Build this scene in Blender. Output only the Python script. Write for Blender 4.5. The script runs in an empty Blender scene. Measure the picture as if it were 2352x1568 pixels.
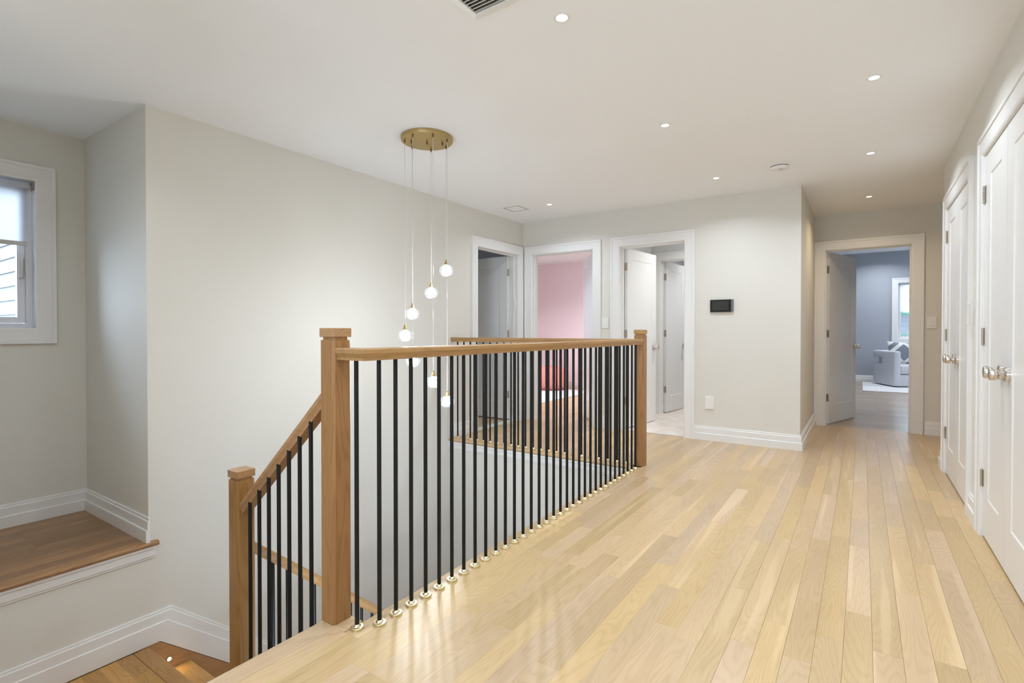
import bpy, bmesh, math, random
from mathutils import Vector, Matrix
random.seed(7)
R = math.radians
PI = math.pi
sc = bpy.context.scene
COL = sc.collection

# ------------------------------------------------------------------ camera
FPX, THETA, CAMH, PITCH = 1182.0, math.atan(805 / 1182), 1.096, R(0.6)
cam = bpy.data.cameras.new('camera')
cam.sensor_width = 36.0
cam.lens = FPX / 2352 * 36.0
cam.shift_y = -(23.0 - FPX * math.tan(PITCH)) / 2352
cam.clip_start = 0.02
camo = bpy.data.objects.new('camera', cam)
COL.objects.link(camo)
camo.location = (0, 0, CAMH)
camo.rotation_euler = (PI / 2 - PITCH, 0, THETA)
sc.camera = camo

# ------------------------------------------------------------------ world, exposure
world = bpy.data.worlds.new('sky')
sc.world = world
world.use_nodes = True
bg = world.node_tree.nodes['Background']
bg.inputs[0].default_value = (0.665, 0.815, 1.0, 1)
bg.inputs[1].default_value = 9.0
sc.view_settings.view_transform = 'Standard'
sc.view_settings.look = 'None'
sc.view_settings.gamma = 1.0
sc.view_settings.use_curve_mapping = False
sc.view_settings.exposure = 0.27
sc.cycles.max_bounces = 8
sc.cycles.diffuse_bounces = 6
sc.cycles.glossy_bounces = 3
sc.cycles.transparent_max_bounces = 12
sc.cycles.caustics_reflective = False
sc.cycles.caustics_refractive = False
sc.cycles.sample_clamp_indirect = 6.0
sc.cycles.adaptive_threshold = 0.07
sc.cycles.adaptive_min_samples = 16
# lamp powers in watts: downlights (narrowed by their recess), pendant globes, rooms beyond
SPREAD = R(145)
LAMP, LAMP_HALL, LAMP_ROOM, LAMP_BATH, LAMP_PINK = 6.4, 5.0, 15.5, 9.5, 21.0
PEND = 170.0
NEUTRAL = (0.80, 0.90, 1.0)
LAMPS = {'lamp_white': (NEUTRAL, LAMP), 'lamp_hall': ((1.0, 0.80, 0.53), LAMP_HALL), 'lamp_room': ((0.86, 0.93, 1.0), LAMP_ROOM),
         'lamp_bath': ((0.96, 0.98, 1.0), LAMP_BATH), 'lamp_pink': ((0.90, 0.93, 1.0), LAMP_PINK)}

# ------------------------------------------------------------------ helpers
def lin(c):
    c = c / 255.0
    return c / 12.92 if c <= 0.04045 else ((c + 0.055) / 1.055) ** 2.4

def rgb(r, g, b):
    return (lin(r), lin(g), lin(b), 1.0)

MATS = {}
def mat(name, color, rough=0.5, metal=0.0, spec=0.5, bump=0.0, bscale=200.0, coat=0.0):
    m = bpy.data.materials.new(name)
    m.use_nodes = True
    nt = m.node_tree
    p = nt.nodes['Principled BSDF']
    p.inputs['Base Color'].default_value = color
    p.inputs['Roughness'].default_value = rough
    p.inputs['Metallic'].default_value = metal
    p.inputs['Specular IOR Level'].default_value = spec
    p.inputs['Coat Weight'].default_value = coat
    p.inputs['Coat Roughness'].default_value = 0.08
    if bump:
        tc = nt.nodes.new('ShaderNodeTexCoord')
        n = nt.nodes.new('ShaderNodeTexNoise')
        n.inputs['Scale'].default_value = bscale
        n.inputs['Detail'].default_value = 2
        b = nt.nodes.new('ShaderNodeBump')
        b.inputs['Strength'].default_value = bump
        b.inputs['Distance'].default_value = 0.002
        nt.links.new(tc.outputs['Object'], n.inputs['Vector'])
        nt.links.new(n.outputs['Fac'], b.inputs['Height'])
        nt.links.new(b.outputs['Normal'], p.inputs['Normal'])
    MATS[name] = m
    return m

def emit(name, color, strength):
    m = bpy.data.materials.new(name)
    m.use_nodes = True
    nt = m.node_tree
    nt.nodes.remove(nt.nodes['Principled BSDF'])
    e = nt.nodes.new('ShaderNodeEmission')
    e.inputs[0].default_value = (*color[:3], 1)
    e.inputs[1].default_value = strength
    nt.links.new(e.outputs[0], nt.nodes['Material Output'].inputs[0])
    MATS[name] = m
    return m

def wood(name, light, dark, axis, rough=0.3, ring=1.0, vary=0.16, pale=0.0, sap=0.0):
    """oak: contour-line grain stretched along axis (0,1,2); every object has its own offset and tone"""
    m = bpy.data.materials.new(name)
    m.use_nodes = True
    nt = m.node_tree
    N, L = nt.nodes.new, nt.links.new
    p = nt.nodes['Principled BSDF']
    tc, oi = N('ShaderNodeTexCoord'), N('ShaderNodeObjectInfo')
    rv = N('ShaderNodeVectorMath'); rv.operation = 'SCALE'
    rv.inputs[0].default_value = (37.1, 53.7, 91.3)
    L(oi.outputs['Random'], rv.inputs['Scale'])
    ad = N('ShaderNodeVectorMath'); ad.operation = 'ADD'
    L(tc.outputs['Object'], ad.inputs[0]); L(rv.outputs[0], ad.inputs[1])
    def mapped(across, along):
        mp = N('ShaderNodeMapping')
        s = [across] * 3; s[axis] = along
        mp.inputs['Scale'].default_value = s
        L(ad.outputs[0], mp.inputs['Vector'])
        return mp.outputs[0]
    n1 = N('ShaderNodeTexNoise'); n1.inputs['Scale'].default_value = 1.0
    n1.inputs['Detail'].default_value = 1.5; n1.inputs['Distortion'].default_value = 0.25
    L(mapped(9.0, 1.15), n1.inputs['Vector'])
    mu = N('ShaderNodeMath'); mu.operation = 'MULTIPLY'; mu.inputs[1].default_value = 140.0 * ring
    L(n1.outputs['Fac'], mu.inputs[0])
    si = N('ShaderNodeMath'); si.operation = 'SINE'; L(mu.outputs[0], si.inputs[0])
    r1 = N('ShaderNodeMapRange'); r1.inputs['From Min'].default_value = -1; r1.inputs['From Max'].default_value = 1
    L(si.outputs[0], r1.inputs['Value'])
    pw = N('ShaderNodeMath'); pw.operation = 'POWER'; pw.inputs[1].default_value = 3.2
    L(r1.outputs[0], pw.inputs[0])
    n2 = N('ShaderNodeTexNoise'); n2.inputs['Scale'].default_value = 1.0; n2.inputs['Detail'].default_value = 3
    L(mapped(420.0, 9.0), n2.inputs['Vector'])
    n3 = N('ShaderNodeTexNoise'); n3.inputs['Scale'].default_value = 1.0; n3.inputs['Detail'].default_value = 2
    L(mapped(5.0, 0.8), n3.inputs['Vector'])
    a1 = N('ShaderNodeMath'); a1.operation = 'MULTIPLY_ADD'; a1.inputs[1].default_value = 0.50
    L(pw.outputs[0], a1.inputs[0])
    a2 = N('ShaderNodeMapRange'); a2.inputs['From Min'].default_value = 0.35; a2.inputs['From Max'].default_value = 0.75
    a2.inputs['To Max'].default_value = 0.5
    L(n2.outputs['Fac'], a2.inputs['Value'])
    L(a2.outputs[0], a1.inputs[2])
    mx = N('ShaderNodeMix'); mx.data_type = 'RGBA'
    mx.inputs['A'].default_value = light; mx.inputs['B'].default_value = dark
    L(a1.outputs[0], mx.inputs['Factor'])
    sw = N('ShaderNodeTexNoise'); sw.inputs['Scale'].default_value = 1.0; sw.inputs['Detail'].default_value = 2
    L(mapped(13.0, 0.55), sw.inputs['Vector'])
    sm = N('ShaderNodeMapRange'); sm.inputs['From Min'].default_value = 0.60; sm.inputs['From Max'].default_value = 0.66; sm.inputs['To Max'].default_value = sap
    L(sw.outputs['Fac'], sm.inputs['Value'])
    sx = N('ShaderNodeMix'); sx.data_type = 'RGBA'; sx.inputs['B'].default_value = (light[0] * 1.2, light[1] * 1.25, light[2] * 1.35, 1)
    L(sm.outputs[0], sx.inputs['Factor']); L(mx.outputs['Result'], sx.inputs['A'])
    # broad tone drift + per-board tone
    rm = N('ShaderNodeMapRange')
    rm.inputs['To Min'].default_value = 1 - vary; rm.inputs['To Max'].default_value = 1 + vary * 0.8
    L(oi.outputs['Random'], rm.inputs['Value'])
    dr = N('ShaderNodeMapRange'); dr.inputs['From Min'].default_value = 0.3; dr.inputs['From Max'].default_value = 0.7
    dr.inputs['To Min'].default_value = 0.93; dr.inputs['To Max'].default_value = 1.07
    L(n3.outputs['Fac'], dr.inputs['Value'])
    tm = N('ShaderNodeMath'); tm.operation = 'MULTIPLY'; L(rm.outputs[0], tm.inputs[0]); L(dr.outputs[0], tm.inputs[1])
    wn = N('ShaderNodeTexWhiteNoise'); wn.noise_dimensions = '1D'; L(oi.outputs['Random'], wn.inputs['W'])
    sr = N('ShaderNodeMapRange'); sr.inputs['To Min'].default_value = 1 - pale; sr.inputs['To Max'].default_value = 1.08
    L(wn.outputs['Value'], sr.inputs['Value'])
    hr = N('ShaderNodeMapRange'); hr.inputs['To Min'].default_value = 0.495; hr.inputs['To Max'].default_value = 0.505
    L(wn.outputs['Value'], hr.inputs['Value'])
    hs = N('ShaderNodeHueSaturation')
    L(sx.outputs['Result'], hs.inputs['Color']); L(tm.outputs[0], hs.inputs['Value']); L(sr.outputs[0], hs.inputs['Saturation'])
    L(hr.outputs[0], hs.inputs['Hue'])
    L(hs.outputs[0], p.inputs['Base Color'])
    bp = N('ShaderNodeBump'); bp.inputs['Strength'].default_value = 0.05; bp.inputs['Distance'].default_value = 0.001
    L(n2.outputs['Fac'], bp.inputs['Height']); L(bp.outputs[0], p.inputs['Normal'])
    p.inputs['Roughness'].default_value = rough
    p.inputs['Specular IOR Level'].default_value = 0.42
    MATS[name] = m
    return m

class MB:
    def __init__(s): s.v = []; s.f = []
    def add(s, vs, fs):
        o = len(s.v); s.v += [tuple(v) for v in vs]; s.f += [tuple(i + o for i in f) for f in fs]; return s
    def box(s, x0, x1, y0, y1, z0, z1):
        return s.add([(x0,y0,z0),(x1,y0,z0),(x1,y1,z0),(x0,y1,z0),(x0,y0,z1),(x1,y0,z1),(x1,y1,z1),(x0,y1,z1)],
                     [(3,2,1,0),(4,5,6,7),(0,1,5,4),(1,2,6,5),(2,3,7,6),(3,0,4,7)])
    def lathe(s, prof, n=16, o=(0,0,0), ax='z', closed=True):
        vs, fs = [], []
        for r, h in prof:
            for k in range(n):
                a = 2 * PI * k / n
                c, d = r * math.cos(a), r * math.sin(a)
                q = {'z': (c, d, h), 'x': (h, c, d), 'y': (d, h, c), '-x': (-h, d, c), '-y': (c, -h, d)}[ax]
                vs.append((q[0]+o[0], q[1]+o[1], q[2]+o[2]))
        for j in range(len(prof) - 1):
            for k in range(n):
                k2 = (k + 1) % n
                fs.append((j*n+k, j*n+k2, (j+1)*n+k2, (j+1)*n+k))
        if closed:
            fs.append(tuple(range(n))[::-1]); m = (len(prof)-1)*n; fs.append(tuple(range(m, m+n)))
        return s.add(vs, fs)
    def tube(s, a, b, r, n=10):
        a, b = Vector(a), Vector(b); d = (b - a).normalized()
        u = d.orthogonal().normalized(); w = d.cross(u)
        vs = [a + r*(math.cos(2*PI*k/n)*u + math.sin(2*PI*k/n)*w) for k in range(n)]
        vs += [b + r*(math.cos(2*PI*k/n)*u + math.sin(2*PI*k/n)*w) for k in range(n)]
        fs = [(k, (k+1)%n, n+(k+1)%n, n+k) for k in range(n)] + [tuple(range(n))[::-1], tuple(range(n, 2*n))]
        return s.add(vs, fs)
    def prism(s, poly, ax, d0, d1):
        """polygon in the plane across ax; ax='x': (y,z); 'y': (x,z); 'z': (x,y)"""
        def q(p, d): return {'x': (d, p[0], p[1]), 'y': (p[0], d, p[1]), 'z': (p[0], p[1], d)}[ax]
        n = len(poly)
        vs = [q(p, d0) for p in poly] + [q(p, d1) for p in poly]
        fs = [tuple(range(n))[::-1], tuple(range(n, 2*n))] + [(k, (k+1)%n, n+(k+1)%n, n+k) for k in range(n)]
        return s.add(vs, fs)
    def sweep(s, prof, path):
        """closed profile of (side, up) along a polyline; side is to the left of travel, mitred in plan"""
        P = [Vector(p) for p in path]; n = len(prof); vs, fs = [], []
        dirs = [Vector(((P[i+1]-P[i]).x, (P[i+1]-P[i]).y)).normalized() for i in range(len(P)-1)]
        for i, p in enumerate(P):
            d1 = dirs[max(i-1, 0)]; d2 = dirs[min(i, len(dirs)-1)]
            n1, n2 = Vector((-d1.y, d1.x)), Vector((-d2.y, d2.x))
            m = (n1 + n2) / (1 + n1.dot(n2))
            for a, b in prof: vs.append((p.x + m.x*a, p.y + m.y*a, p.z + b))
        for i in range(len(P)-1):
            for k in range(n):
                k2 = (k+1) % n
                fs.append((i*n+k, i*n+k2, (i+1)*n+k2, (i+1)*n+k))
        fs.append(tuple(range(n))); m = (len(P)-1)*n; fs.append(tuple(range(m, m+n))[::-1])
        return s.add(vs, fs)
    def trim(s, u0, u1, z0, z1, prof, to, loop=False):
        """trim around an opening: profile of (w outward, t proud); to(u, z, t) -> world"""
        n = len(prof); vs, fs = [], []
        for w, t in prof:
            pts = [(u0-w, z0 - (w if loop else 0)), (u0-w, z1+w), (u1+w, z1+w), (u1+w, z0 - (w if loop else 0))]
            vs += [to(u, z, t) for u, z in pts]
        for k in range(n):
            k2 = (k+1) % n
            for i in range(4 if loop else 3):
                i2 = (i+1) % 4
                fs.append((k*4+i, k*4+i2, k2*4+i2, k2*4+i))
        if not loop:
            fs.append(tuple(k*4 for k in range(n))); fs.append(tuple(k*4+3 for k in range(n))[::-1])
        return s.add(vs, fs)
    def grid(s, us, zs, keep, to, t0, t1):
        """one connected slab made of the kept cells of a grid, from depth t0 to t1"""
        us, zs = sorted(set(us)), sorted(set(zs)); vid = {}; vs, fs = [], []
        def V(i, j, k):
            if (i, j, k) not in vid:
                vid[(i, j, k)] = len(vs); vs.append(to(us[i], zs[j], (t0, t1)[k]))
            return vid[(i, j, k)]
        def on(i, j):
            return 0 <= i < len(us)-1 and 0 <= j < len(zs)-1 and keep((us[i]+us[i+1])/2, (zs[j]+zs[j+1])/2)
        for i in range(len(us)-1):
            for j in range(len(zs)-1):
                if not on(i, j): continue
                fs.append((V(i,j,0), V(i+1,j,0), V(i+1,j+1,0), V(i,j+1,0)))
                fs.append((V(i,j,1), V(i,j+1,1), V(i+1,j+1,1), V(i+1,j,1)))
                for di, dj, a, b in ((-1,0,(i,j),(i,j+1)), (1,0,(i+1,j),(i+1,j+1)), (0,-1,(i,j),(i+1,j)), (0,1,(i,j+1),(i+1,j+1))):
                    if not on(i+di, j+dj): fs.append((V(*a,0), V(*b,0), V(*b,1), V(*a,1)))
        return s.add(vs, fs)
    def wall(s, u0, u1, z0, z1, holes, to, th):
        us = [u0, u1] + [x for h in holes for x in h[:2]]; zs = [z0, z1] + [x for h in holes for x in h[2:]]
        return s.grid(us, zs, lambda u, z: not any(h[0] < u < h[1] and h[2] < z < h[3] for h in holes), to, 0, -th)

def mesh(name, mb, bevel=0.0, segs=1, smooth=False, subdiv=0):
    me = bpy.data.meshes.new(name)
    me.from_pydata(mb.v, [], mb.f)
    bm = bmesh.new(); bm.from_mesh(me)
    bmesh.ops.recalc_face_normals(bm, faces=bm.faces)
    if bevel:
        es = [e for e in bm.edges if len(e.link_faces) == 2 and e.calc_face_angle(0) > 0.5]
        bmesh.ops.bevel(bm, geom=es, offset=bevel, segments=segs, affect='EDGES', profile=0.5, clamp_overlap=True)
    if smooth:
        for f in bm.faces: f.smooth = True
        for e in bm.edges:
            if len(e.link_faces) == 2 and e.calc_face_angle(0) > (0.7 if smooth is True else smooth): e.smooth = False
    bm.to_mesh(me); bm.free()
    return me

WPOS = {}
def place(name, me, m=None, parent=None, loc=(0,0,0), rot=0.0, world=False, kind=None):
    o = bpy.data.objects.new(name, me); COL.objects.link(o)
    if m is not None and me is not None and not me.materials: me.materials.append(MATS[m])
    loc = Vector(loc)
    if parent is not None:
        o.parent = parent
        if world: loc = loc - WPOS[parent.name]
        WPOS[o.name] = WPOS[parent.name] + loc
    else:
        WPOS[o.name] = loc.copy()
    o.location = loc; o.rotation_euler = (0, 0, rot)
    if kind: o['kind'] = kind
    return o

def tag(o, label, cat, group=None, kind=None):
    o['label'] = label; o['category'] = cat
    if group: o['group'] = group
    if kind: o['kind'] = kind
    return o

def thing(name, label, cat, loc=(0,0,0), group=None, kind=None):
    return tag(place(name, None, loc=loc), label, cat, group, kind)

def part(name, mb, m, parent, **k):
    """part given in world coordinates"""
    return place(name, mesh(name, mb, **k), m, parent, world=True)

def struct(name, mb, m, label, cat, **k):
    return tag(place(name, mesh(name, mb, **k), m), label, cat, kind='structure')

# ------------------------------------------------------------------ materials
mat('ceiling_paint', (0.885, 0.895, 0.91, 1), 0.85, spec=0.2)
mat('greige_paint', (0.72, 0.697, 0.643, 1), 0.7, spec=0.25)
mat('trim_paint', (0.80, 0.79, 0.775, 1), 0.32)
mat('pink_paint', (0.87, 0.735, 0.755, 1), 0.7, spec=0.25)
mat('blue_paint', (0.39, 0.41, 0.45, 1), 0.7, spec=0.25)
mat('grey_paint', (0.60, 0.60, 0.63, 1), 0.75, spec=0.2)
mat('white_paint', (0.80, 0.80, 0.79, 1), 0.6, spec=0.25)
mat('black_metal', (0.008, 0.008, 0.008, 1), 0.5, spec=0.3)
mat('brass_satin', (0.80, 0.70, 0.46, 1), 0.28, 1.0)
mat('brass_aged', (0.50, 0.36, 0.15, 1), 0.38, 0.85)
mat('brass_dark', (0.22, 0.13, 0.05, 1), 0.4, 0.8)
mat('nickel', (0.72, 0.67, 0.62, 1), 0.14, 1.0)
mat('hinge_metal', (0.50, 0.45, 0.39, 1), 0.38, 0.75)
mat('gap_dark', (0.05, 0.035, 0.025, 1), 0.9)
mat('vent_dark', (0.15, 0.14, 0.125, 1), 0.9)
mat('white_plastic', (0.80, 0.79, 0.77, 1), 0.35)
mat('screen_black', (0.006, 0.006, 0.006, 1), 0.08)
mat('screen_glass', (0.030, 0.032, 0.030, 1), 0.05)
mat('panel_grey', (0.16, 0.15, 0.17, 1), 0.35, 0.5)
mat('cord_clear', (0.72, 0.72, 0.72, 1), 0.15)
def shade_mat():
    m = bpy.data.materials.new('shade_fabric'); m.use_nodes = True
    nt = m.node_tree; N, L = nt.nodes.new, nt.links.new
    nt.nodes.remove(nt.nodes['Principled BSDF'])
    a = N('ShaderNodeBsdfDiffuse'); a.inputs[0].default_value = (0.80, 0.80, 0.80, 1)
    b = N('ShaderNodeBsdfTranslucent'); b.inputs[0].default_value = (0.90, 0.91, 0.93, 1)
    mx = N('ShaderNodeMixShader'); mx.inputs[0].default_value = 0.72
    L(a.outputs[0], mx.inputs[1]); L(b.outputs[0], mx.inputs[2]); L(mx.outputs[0], nt.nodes['Material Output'].inputs[0])
    MATS['shade_fabric'] = m
shade_mat()
mat('shade_bar', (0.62, 0.60, 0.57, 1), 0.5)
mat('vinyl', (0.80, 0.81, 0.86, 1), 0.3)
mat('added_ground', (0.28, 0.28, 0.26, 1), 0.95, bump=0.5, bscale=8)  # pale tone chosen to bounce daylight into the alcove
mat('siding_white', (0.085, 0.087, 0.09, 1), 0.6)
mat('coral', (0.80, 0.30, 0.25, 1), 0.85, bump=0.4, bscale=60)
mat('coral_dark', (0.30, 0.07, 0.08, 1), 0.85)
mat('rug_white', (0.74, 0.73, 0.74, 1), 0.95, bump=0.6, bscale=120)
mat('chair_fabric', (0.60, 0.61, 0.64, 1), 0.9, bump=0.8, bscale=90)
mat('foliage_green', (0.03, 0.12, 0.06, 1), 0.7)
mat('house_grey', (0.10, 0.11, 0.125, 1), 0.7)
wood('oak_floor', (0.58, 0.41, 0.23, 1), (0.488, 0.33, 0.172, 1), 1, rough=0.28, vary=0.11, pale=0.10, sap=0.6)
wood('oak_nosing_x', (0.58, 0.41, 0.23, 1), (0.488, 0.33, 0.172, 1), 0, rough=0.28, vary=0.05, pale=0.05)
wood('oak_floor_x', (0.44, 0.335, 0.235, 1), (0.36, 0.26, 0.175, 1), 0, rough=0.22, vary=0.15, pale=0.2)
wood('oak_post', (0.36, 0.195, 0.08, 1), (0.25, 0.125, 0.045, 1), 2, rough=0.35, ring=0.6, vary=0.05)
wood('oak_rail_y', (0.44, 0.26, 0.12, 1), (0.33, 0.185, 0.08, 1), 1, rough=0.33, ring=0.5, vary=0.04)
wood('oak_rail_x', (0.44, 0.26, 0.12, 1), (0.33, 0.185, 0.08, 1), 0, rough=0.33, ring=0.5, vary=0.04)
wood('oak_stair_x', (0.46, 0.255, 0.095, 1), (0.33, 0.165, 0.055, 1), 0, rough=0.3, vary=0.16)
wood('oak_seat_y', (0.35, 0.20, 0.10, 1), (0.22, 0.12, 0.055, 1), 1, rough=0.3, vary=0.2)
for k_, (c_, p_) in LAMPS.items(): emit(k_, c_, 14.0).cycles.emission_sampling = 'NONE'   # the beam beside each lens carries its light
emit('lamp_pendant', (0.88, 0.955, 1.0), PEND)
emit('lamp_step', (1.0, 0.88, 0.66), 260.0)

def clear_glass(name, tint, gloss_rough, glow=0.0, mixw=0.12):
    m = bpy.data.materials.new(name); m.use_nodes = True
    nt = m.node_tree; N, L = nt.nodes.new, nt.links.new
    nt.nodes.remove(nt.nodes['Principled BSDF'])
    t = N('ShaderNodeBsdfTransparent'); t.inputs[0].default_value = tint
    g = N('ShaderNodeBsdfGlossy'); g.inputs['Roughness'].default_value = gloss_rough
    lw = N('ShaderNodeLayerWeight'); lw.inputs[0].default_value = mixw
    mx = N('ShaderNodeMixShader'); L(lw.outputs['Fresnel'], mx.inputs[0]); L(t.outputs[0], mx.inputs[1]); L(g.outputs[0], mx.inputs[2])
    out = mx.outputs[0]
    if glow:
        e = N('ShaderNodeEmission'); e.inputs[1].default_value = glow
        a = N('ShaderNodeAddShader'); L(out, a.inputs[0]); L(e.outputs[0], a.inputs[1]); out = a.outputs[0]
    L(out, nt.nodes['Material Output'].inputs[0]); MATS[name] = m
    m.cycles.emission_sampling = 'NONE'
clear_glass('window_glass', (0.97, 0.98, 1.0, 1), 0.02, mixw=0.2)
clear_glass('globe_glass', (0.93, 0.93, 0.94, 1), 0.08, glow=0.13, mixw=0.5)

def marble(name):
    m = mat(name, (0.8, 0.75, 0.70, 1), 0.15)
    nt = m.node_tree; N, L = nt.nodes.new, nt.links.new
    tc = N('ShaderNodeTexCoord'); n = N('ShaderNodeTexNoise'); n.inputs['Scale'].default_value = 3.5
    n.inputs['Detail'].default_value = 6; n.inputs['Distortion'].default_value = 1.2
    r = N('ShaderNodeValToRGB'); r.color_ramp.elements[0].color = (0.76, 0.64, 0.55, 1); r.color_ramp.elements[0].position = 0.35
    r.color_ramp.elements[1].color = (0.86, 0.80, 0.74, 1); r.color_ramp.elements[1].position = 0.6
    L(tc.outputs['Object'], n.inputs[0]); L(n.outputs['Fac'], r.inputs[0]); L(r.outputs[0], nt.nodes['Principled BSDF'].inputs['Base Color'])
marble('marble')

def pillow_mat():
    m = mat('pillow_print', (0.5, 0.5, 0.5, 1), 0.9)
    nt = m.node_tree; N, L = nt.nodes.new, nt.links.new
    tc = N('ShaderNodeTexCoord'); sp = N('ShaderNodeSeparateXYZ'); L(tc.outputs['Object'], sp.inputs[0])
    ax = N('ShaderNodeMath'); ax.operation = 'ABSOLUTE'; L(sp.outputs['X'], ax.inputs[0])
    az = N('ShaderNodeMath'); az.operation = 'ABSOLUTE'; L(sp.outputs['Z'], az.inputs[0])
    su = N('ShaderNodeMath'); su.operation = 'ADD'; L(ax.outputs[0], su.inputs[0]); L(az.outputs[0], su.inputs[1])
    r = N('ShaderNodeValToRGB'); r.color_ramp.interpolation = 'CONSTANT'
    e = r.color_ramp.elements
    e[0].position = 0; e[0].color = (0.19, 0.21, 0.25, 1); e[1].position = 0.17; e[1].color = (0.72, 0.71, 0.68, 1)
    k = e.new(0.255); k.color = (0.19, 0.21, 0.25, 1)
    k = e.new(0.36); k.color = (0.72, 0.71, 0.68, 1)
    L(su.outputs[0], r.inputs[0]); L(r.outputs[0], nt.nodes['Principled BSDF'].inputs['Base Color'])
pillow_mat()

# ------------------------------------------------------------------ key dimensions (metres)
H = 2.438
XL, YB, XH, YE, XR = -3.51, 5.40, -0.47, 7.00, 0.54     # left wall, back wall, hall side wall, end wall, right wall
WT = 0.12
XA, YA = -4.52, 1.305                                      # alcove back and far side
ZSEAT, ZLAND = -0.155, -0.775
YF, XE = 3.99, -1.56                                       # far edge and near edge of the stair opening
YRET = 5.43                                                # far end of the right wall
ZLOW = -2.91
TO_L = lambda u, z, t: (XL + t, u, z)
TO_B = lambda u, z, t: (u, YB - t, z)
TO_E = lambda u, z, t: (u, YE - t, z)
TO_R = lambda u, z, t: (XR - t, u, z)
TO_A = lambda u, z, t: (XA + t, u, z)

# ------------------------------------------------------------------ shell
DTOP = 2.03
J = 0.02
D_LEFT, D_PINK, D_BATH, D_END = (4.475, 5.265), (-3.37, -2.56), (-2.225, -1.525), (-0.36, 0.43)
C_FAR, C_NEAR = (4.17, 5.17), (2.69, 3.69)
ho = lambda d: (d[0] - J, d[1] + J, -9, DTOP + J)
GX0, GX1, GY0, GY1 = -1.386, -0.70, 1.30, 1.752
mb = MB().grid([-4.9, XA, XL, GX0 + 0.034, GX1 - 0.034, XH, 1.3], [-1.6, 0.0, YA, GY0 + 0.034, GY1 - 0.034, YB, YE],
               lambda x, y: not (GX0 + 0.034 < x < GX1 - 0.034 and GY0 + 0.034 < y < GY1 - 0.034) and (x > XL and (y < YB or x > XH)) or (XA < x < XL and 0.0 < y < YA),
               lambda u, v, t: (u, v, H + t), 0, 0.12)
struct('ceiling', mb, 'ceiling_paint', 'flat white ceiling over the hall, stairwell and window alcove', 'ceiling')
# left wall with the alcove recess and the first bedroom door
mb = MB().wall(0.2, YB + WT, ZLOW, H, [ho(D_LEFT)[:2] + (0.0, DTOP + J), (0.2, YA, ZSEAT - 0.03, H)], TO_L, WT)
struct('wall_left', mb, 'greige_paint', 'greige stairwell wall with the window alcove and a bedroom doorway', 'wall')
mb = MB().wall(XL, XH, 0, H, [(D_PINK[0]-J, D_PINK[1]+J, 0, DTOP+J), (D_BATH[0]-J, D_BATH[1]+J, 0, DTOP+J)], TO_B, WT)
struct('wall_back', mb, 'greige_paint', 'greige wall with two doorways and the black wall screen', 'wall')
mb = MB().box(XH - WT, XH, YB + WT, YE, 0, H)
struct('wall_hall', mb, 'greige_paint', 'short greige side wall leading into the end of the hall', 'wall')
mb = MB().wall(XH - WT, 1.3, 0, H, [(D_END[0]-J, D_END[1]+J, 0, DTOP+J)], TO_E, WT)
struct('wall_end', mb, 'greige_paint', 'tan wall around the doorway at the end of the hall', 'wall')
mb = MB().wall(-1.6, YRET, 0, H, [(C_FAR[0]-J, C_FAR[1]+J, 0, DTOP+J), (C_NEAR[0]-J, C_NEAR[1]+J, 0, DTOP+J)], TO_R, WT)
struct('wall_right', mb, 'greige_paint', 'greige wall holding the two pairs of closet doors', 'wall')
mb = MB().box(1.3, 1.42, YRET - 0.12, YE, 0, H).box(XR + WT, 1.3, YRET - 0.12, YRET, 0, H)
struct('wall_side', MB().box(1.3, 1.42, YRET - 0.12, YE, 0, H), 'greige_paint', 'greige wall of the side passage beyond the closets', 'wall')
struct('wall_return', MB().box(XR + WT, 1.3, YRET - 0.12, YRET, 0, H), 'greige_paint', 'greige return wall behind the far closet', 'wall')
struct('closet_back_wall', MB().box(1.15, 1.27, -1.6, YRET - 0.12, 0, H), 'white_paint', 'white back wall inside the closets', 'wall')
FILL_WIN = (-1.22, 0.07, 0.60, 2.2)  # opening of the unseen window added for fill daylight
TO_N = lambda u, z, t: (u, -1.6 + t, z)
struct('wall_near', MB().wall(-1.8, 1.3, -0.3, H, [(FILL_WIN[0] - J, FILL_WIN[1] + J, FILL_WIN[2] - J, FILL_WIN[3] + J)], TO_N, 0.15), 'greige_paint', 'greige wall with an added wide window across the near end of the hall', 'wall')
struct('wall_stair', MB().box(XL - WT, -1.69, 0.08, 0.2, ZLOW, H), 'greige_paint', 'greige wall along the near side of the short stair', 'wall')
struct('wall_landing', MB().box(-1.81, -1.69, -1.6, 0.08, -0.3, H), 'greige_paint', 'greige wall beside the near end of the hall', 'wall')
# alcove
mb = MB().wall(-0.12, YA, ZSEAT - 0.03, H, [(0.27, 1.06, 1.10, 2.105)], TO_A, 0.15)
struct('wall_alcove', mb, 'greige_paint', 'greige back wall of the alcove around the window', 'wall')
struct('wall_alcove_far', MB().box(XA - 0.15, XL - WT, YA, YA + 0.12, ZSEAT - 0.03, H), 'greige_paint', 'greige far side wall of the window alcove', 'wall')
struct('wall_alcove_near', MB().box(XA, XL, -0.12, 0.0, ZSEAT - 0.03, H), 'greige_paint', 'greige near side wall of the window alcove', 'wall')
# stairwell below the upper floor
struct('wall_stairwell_back', MB().box(XL, XE, YF + 0.015, YF + 0.13, ZLOW, -0.03), 'greige_paint', 'grey stairwell wall below the far railing', 'wall')
struct('wall_stairwell_near', MB().box(XE + 0.015, XE + 0.13, 1.28, YF + 0.13, ZLOW, -0.03), 'greige_paint', 'grey stairwell wall below the long railing', 'wall')
struct('lower_floor', MB().box(XL, XE + 0.13, 0.2, YF + 0.13, ZLOW - 0.1, ZLOW), 'oak_stair_x', 'oak floor at the foot of the stairs', 'floor')

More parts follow.
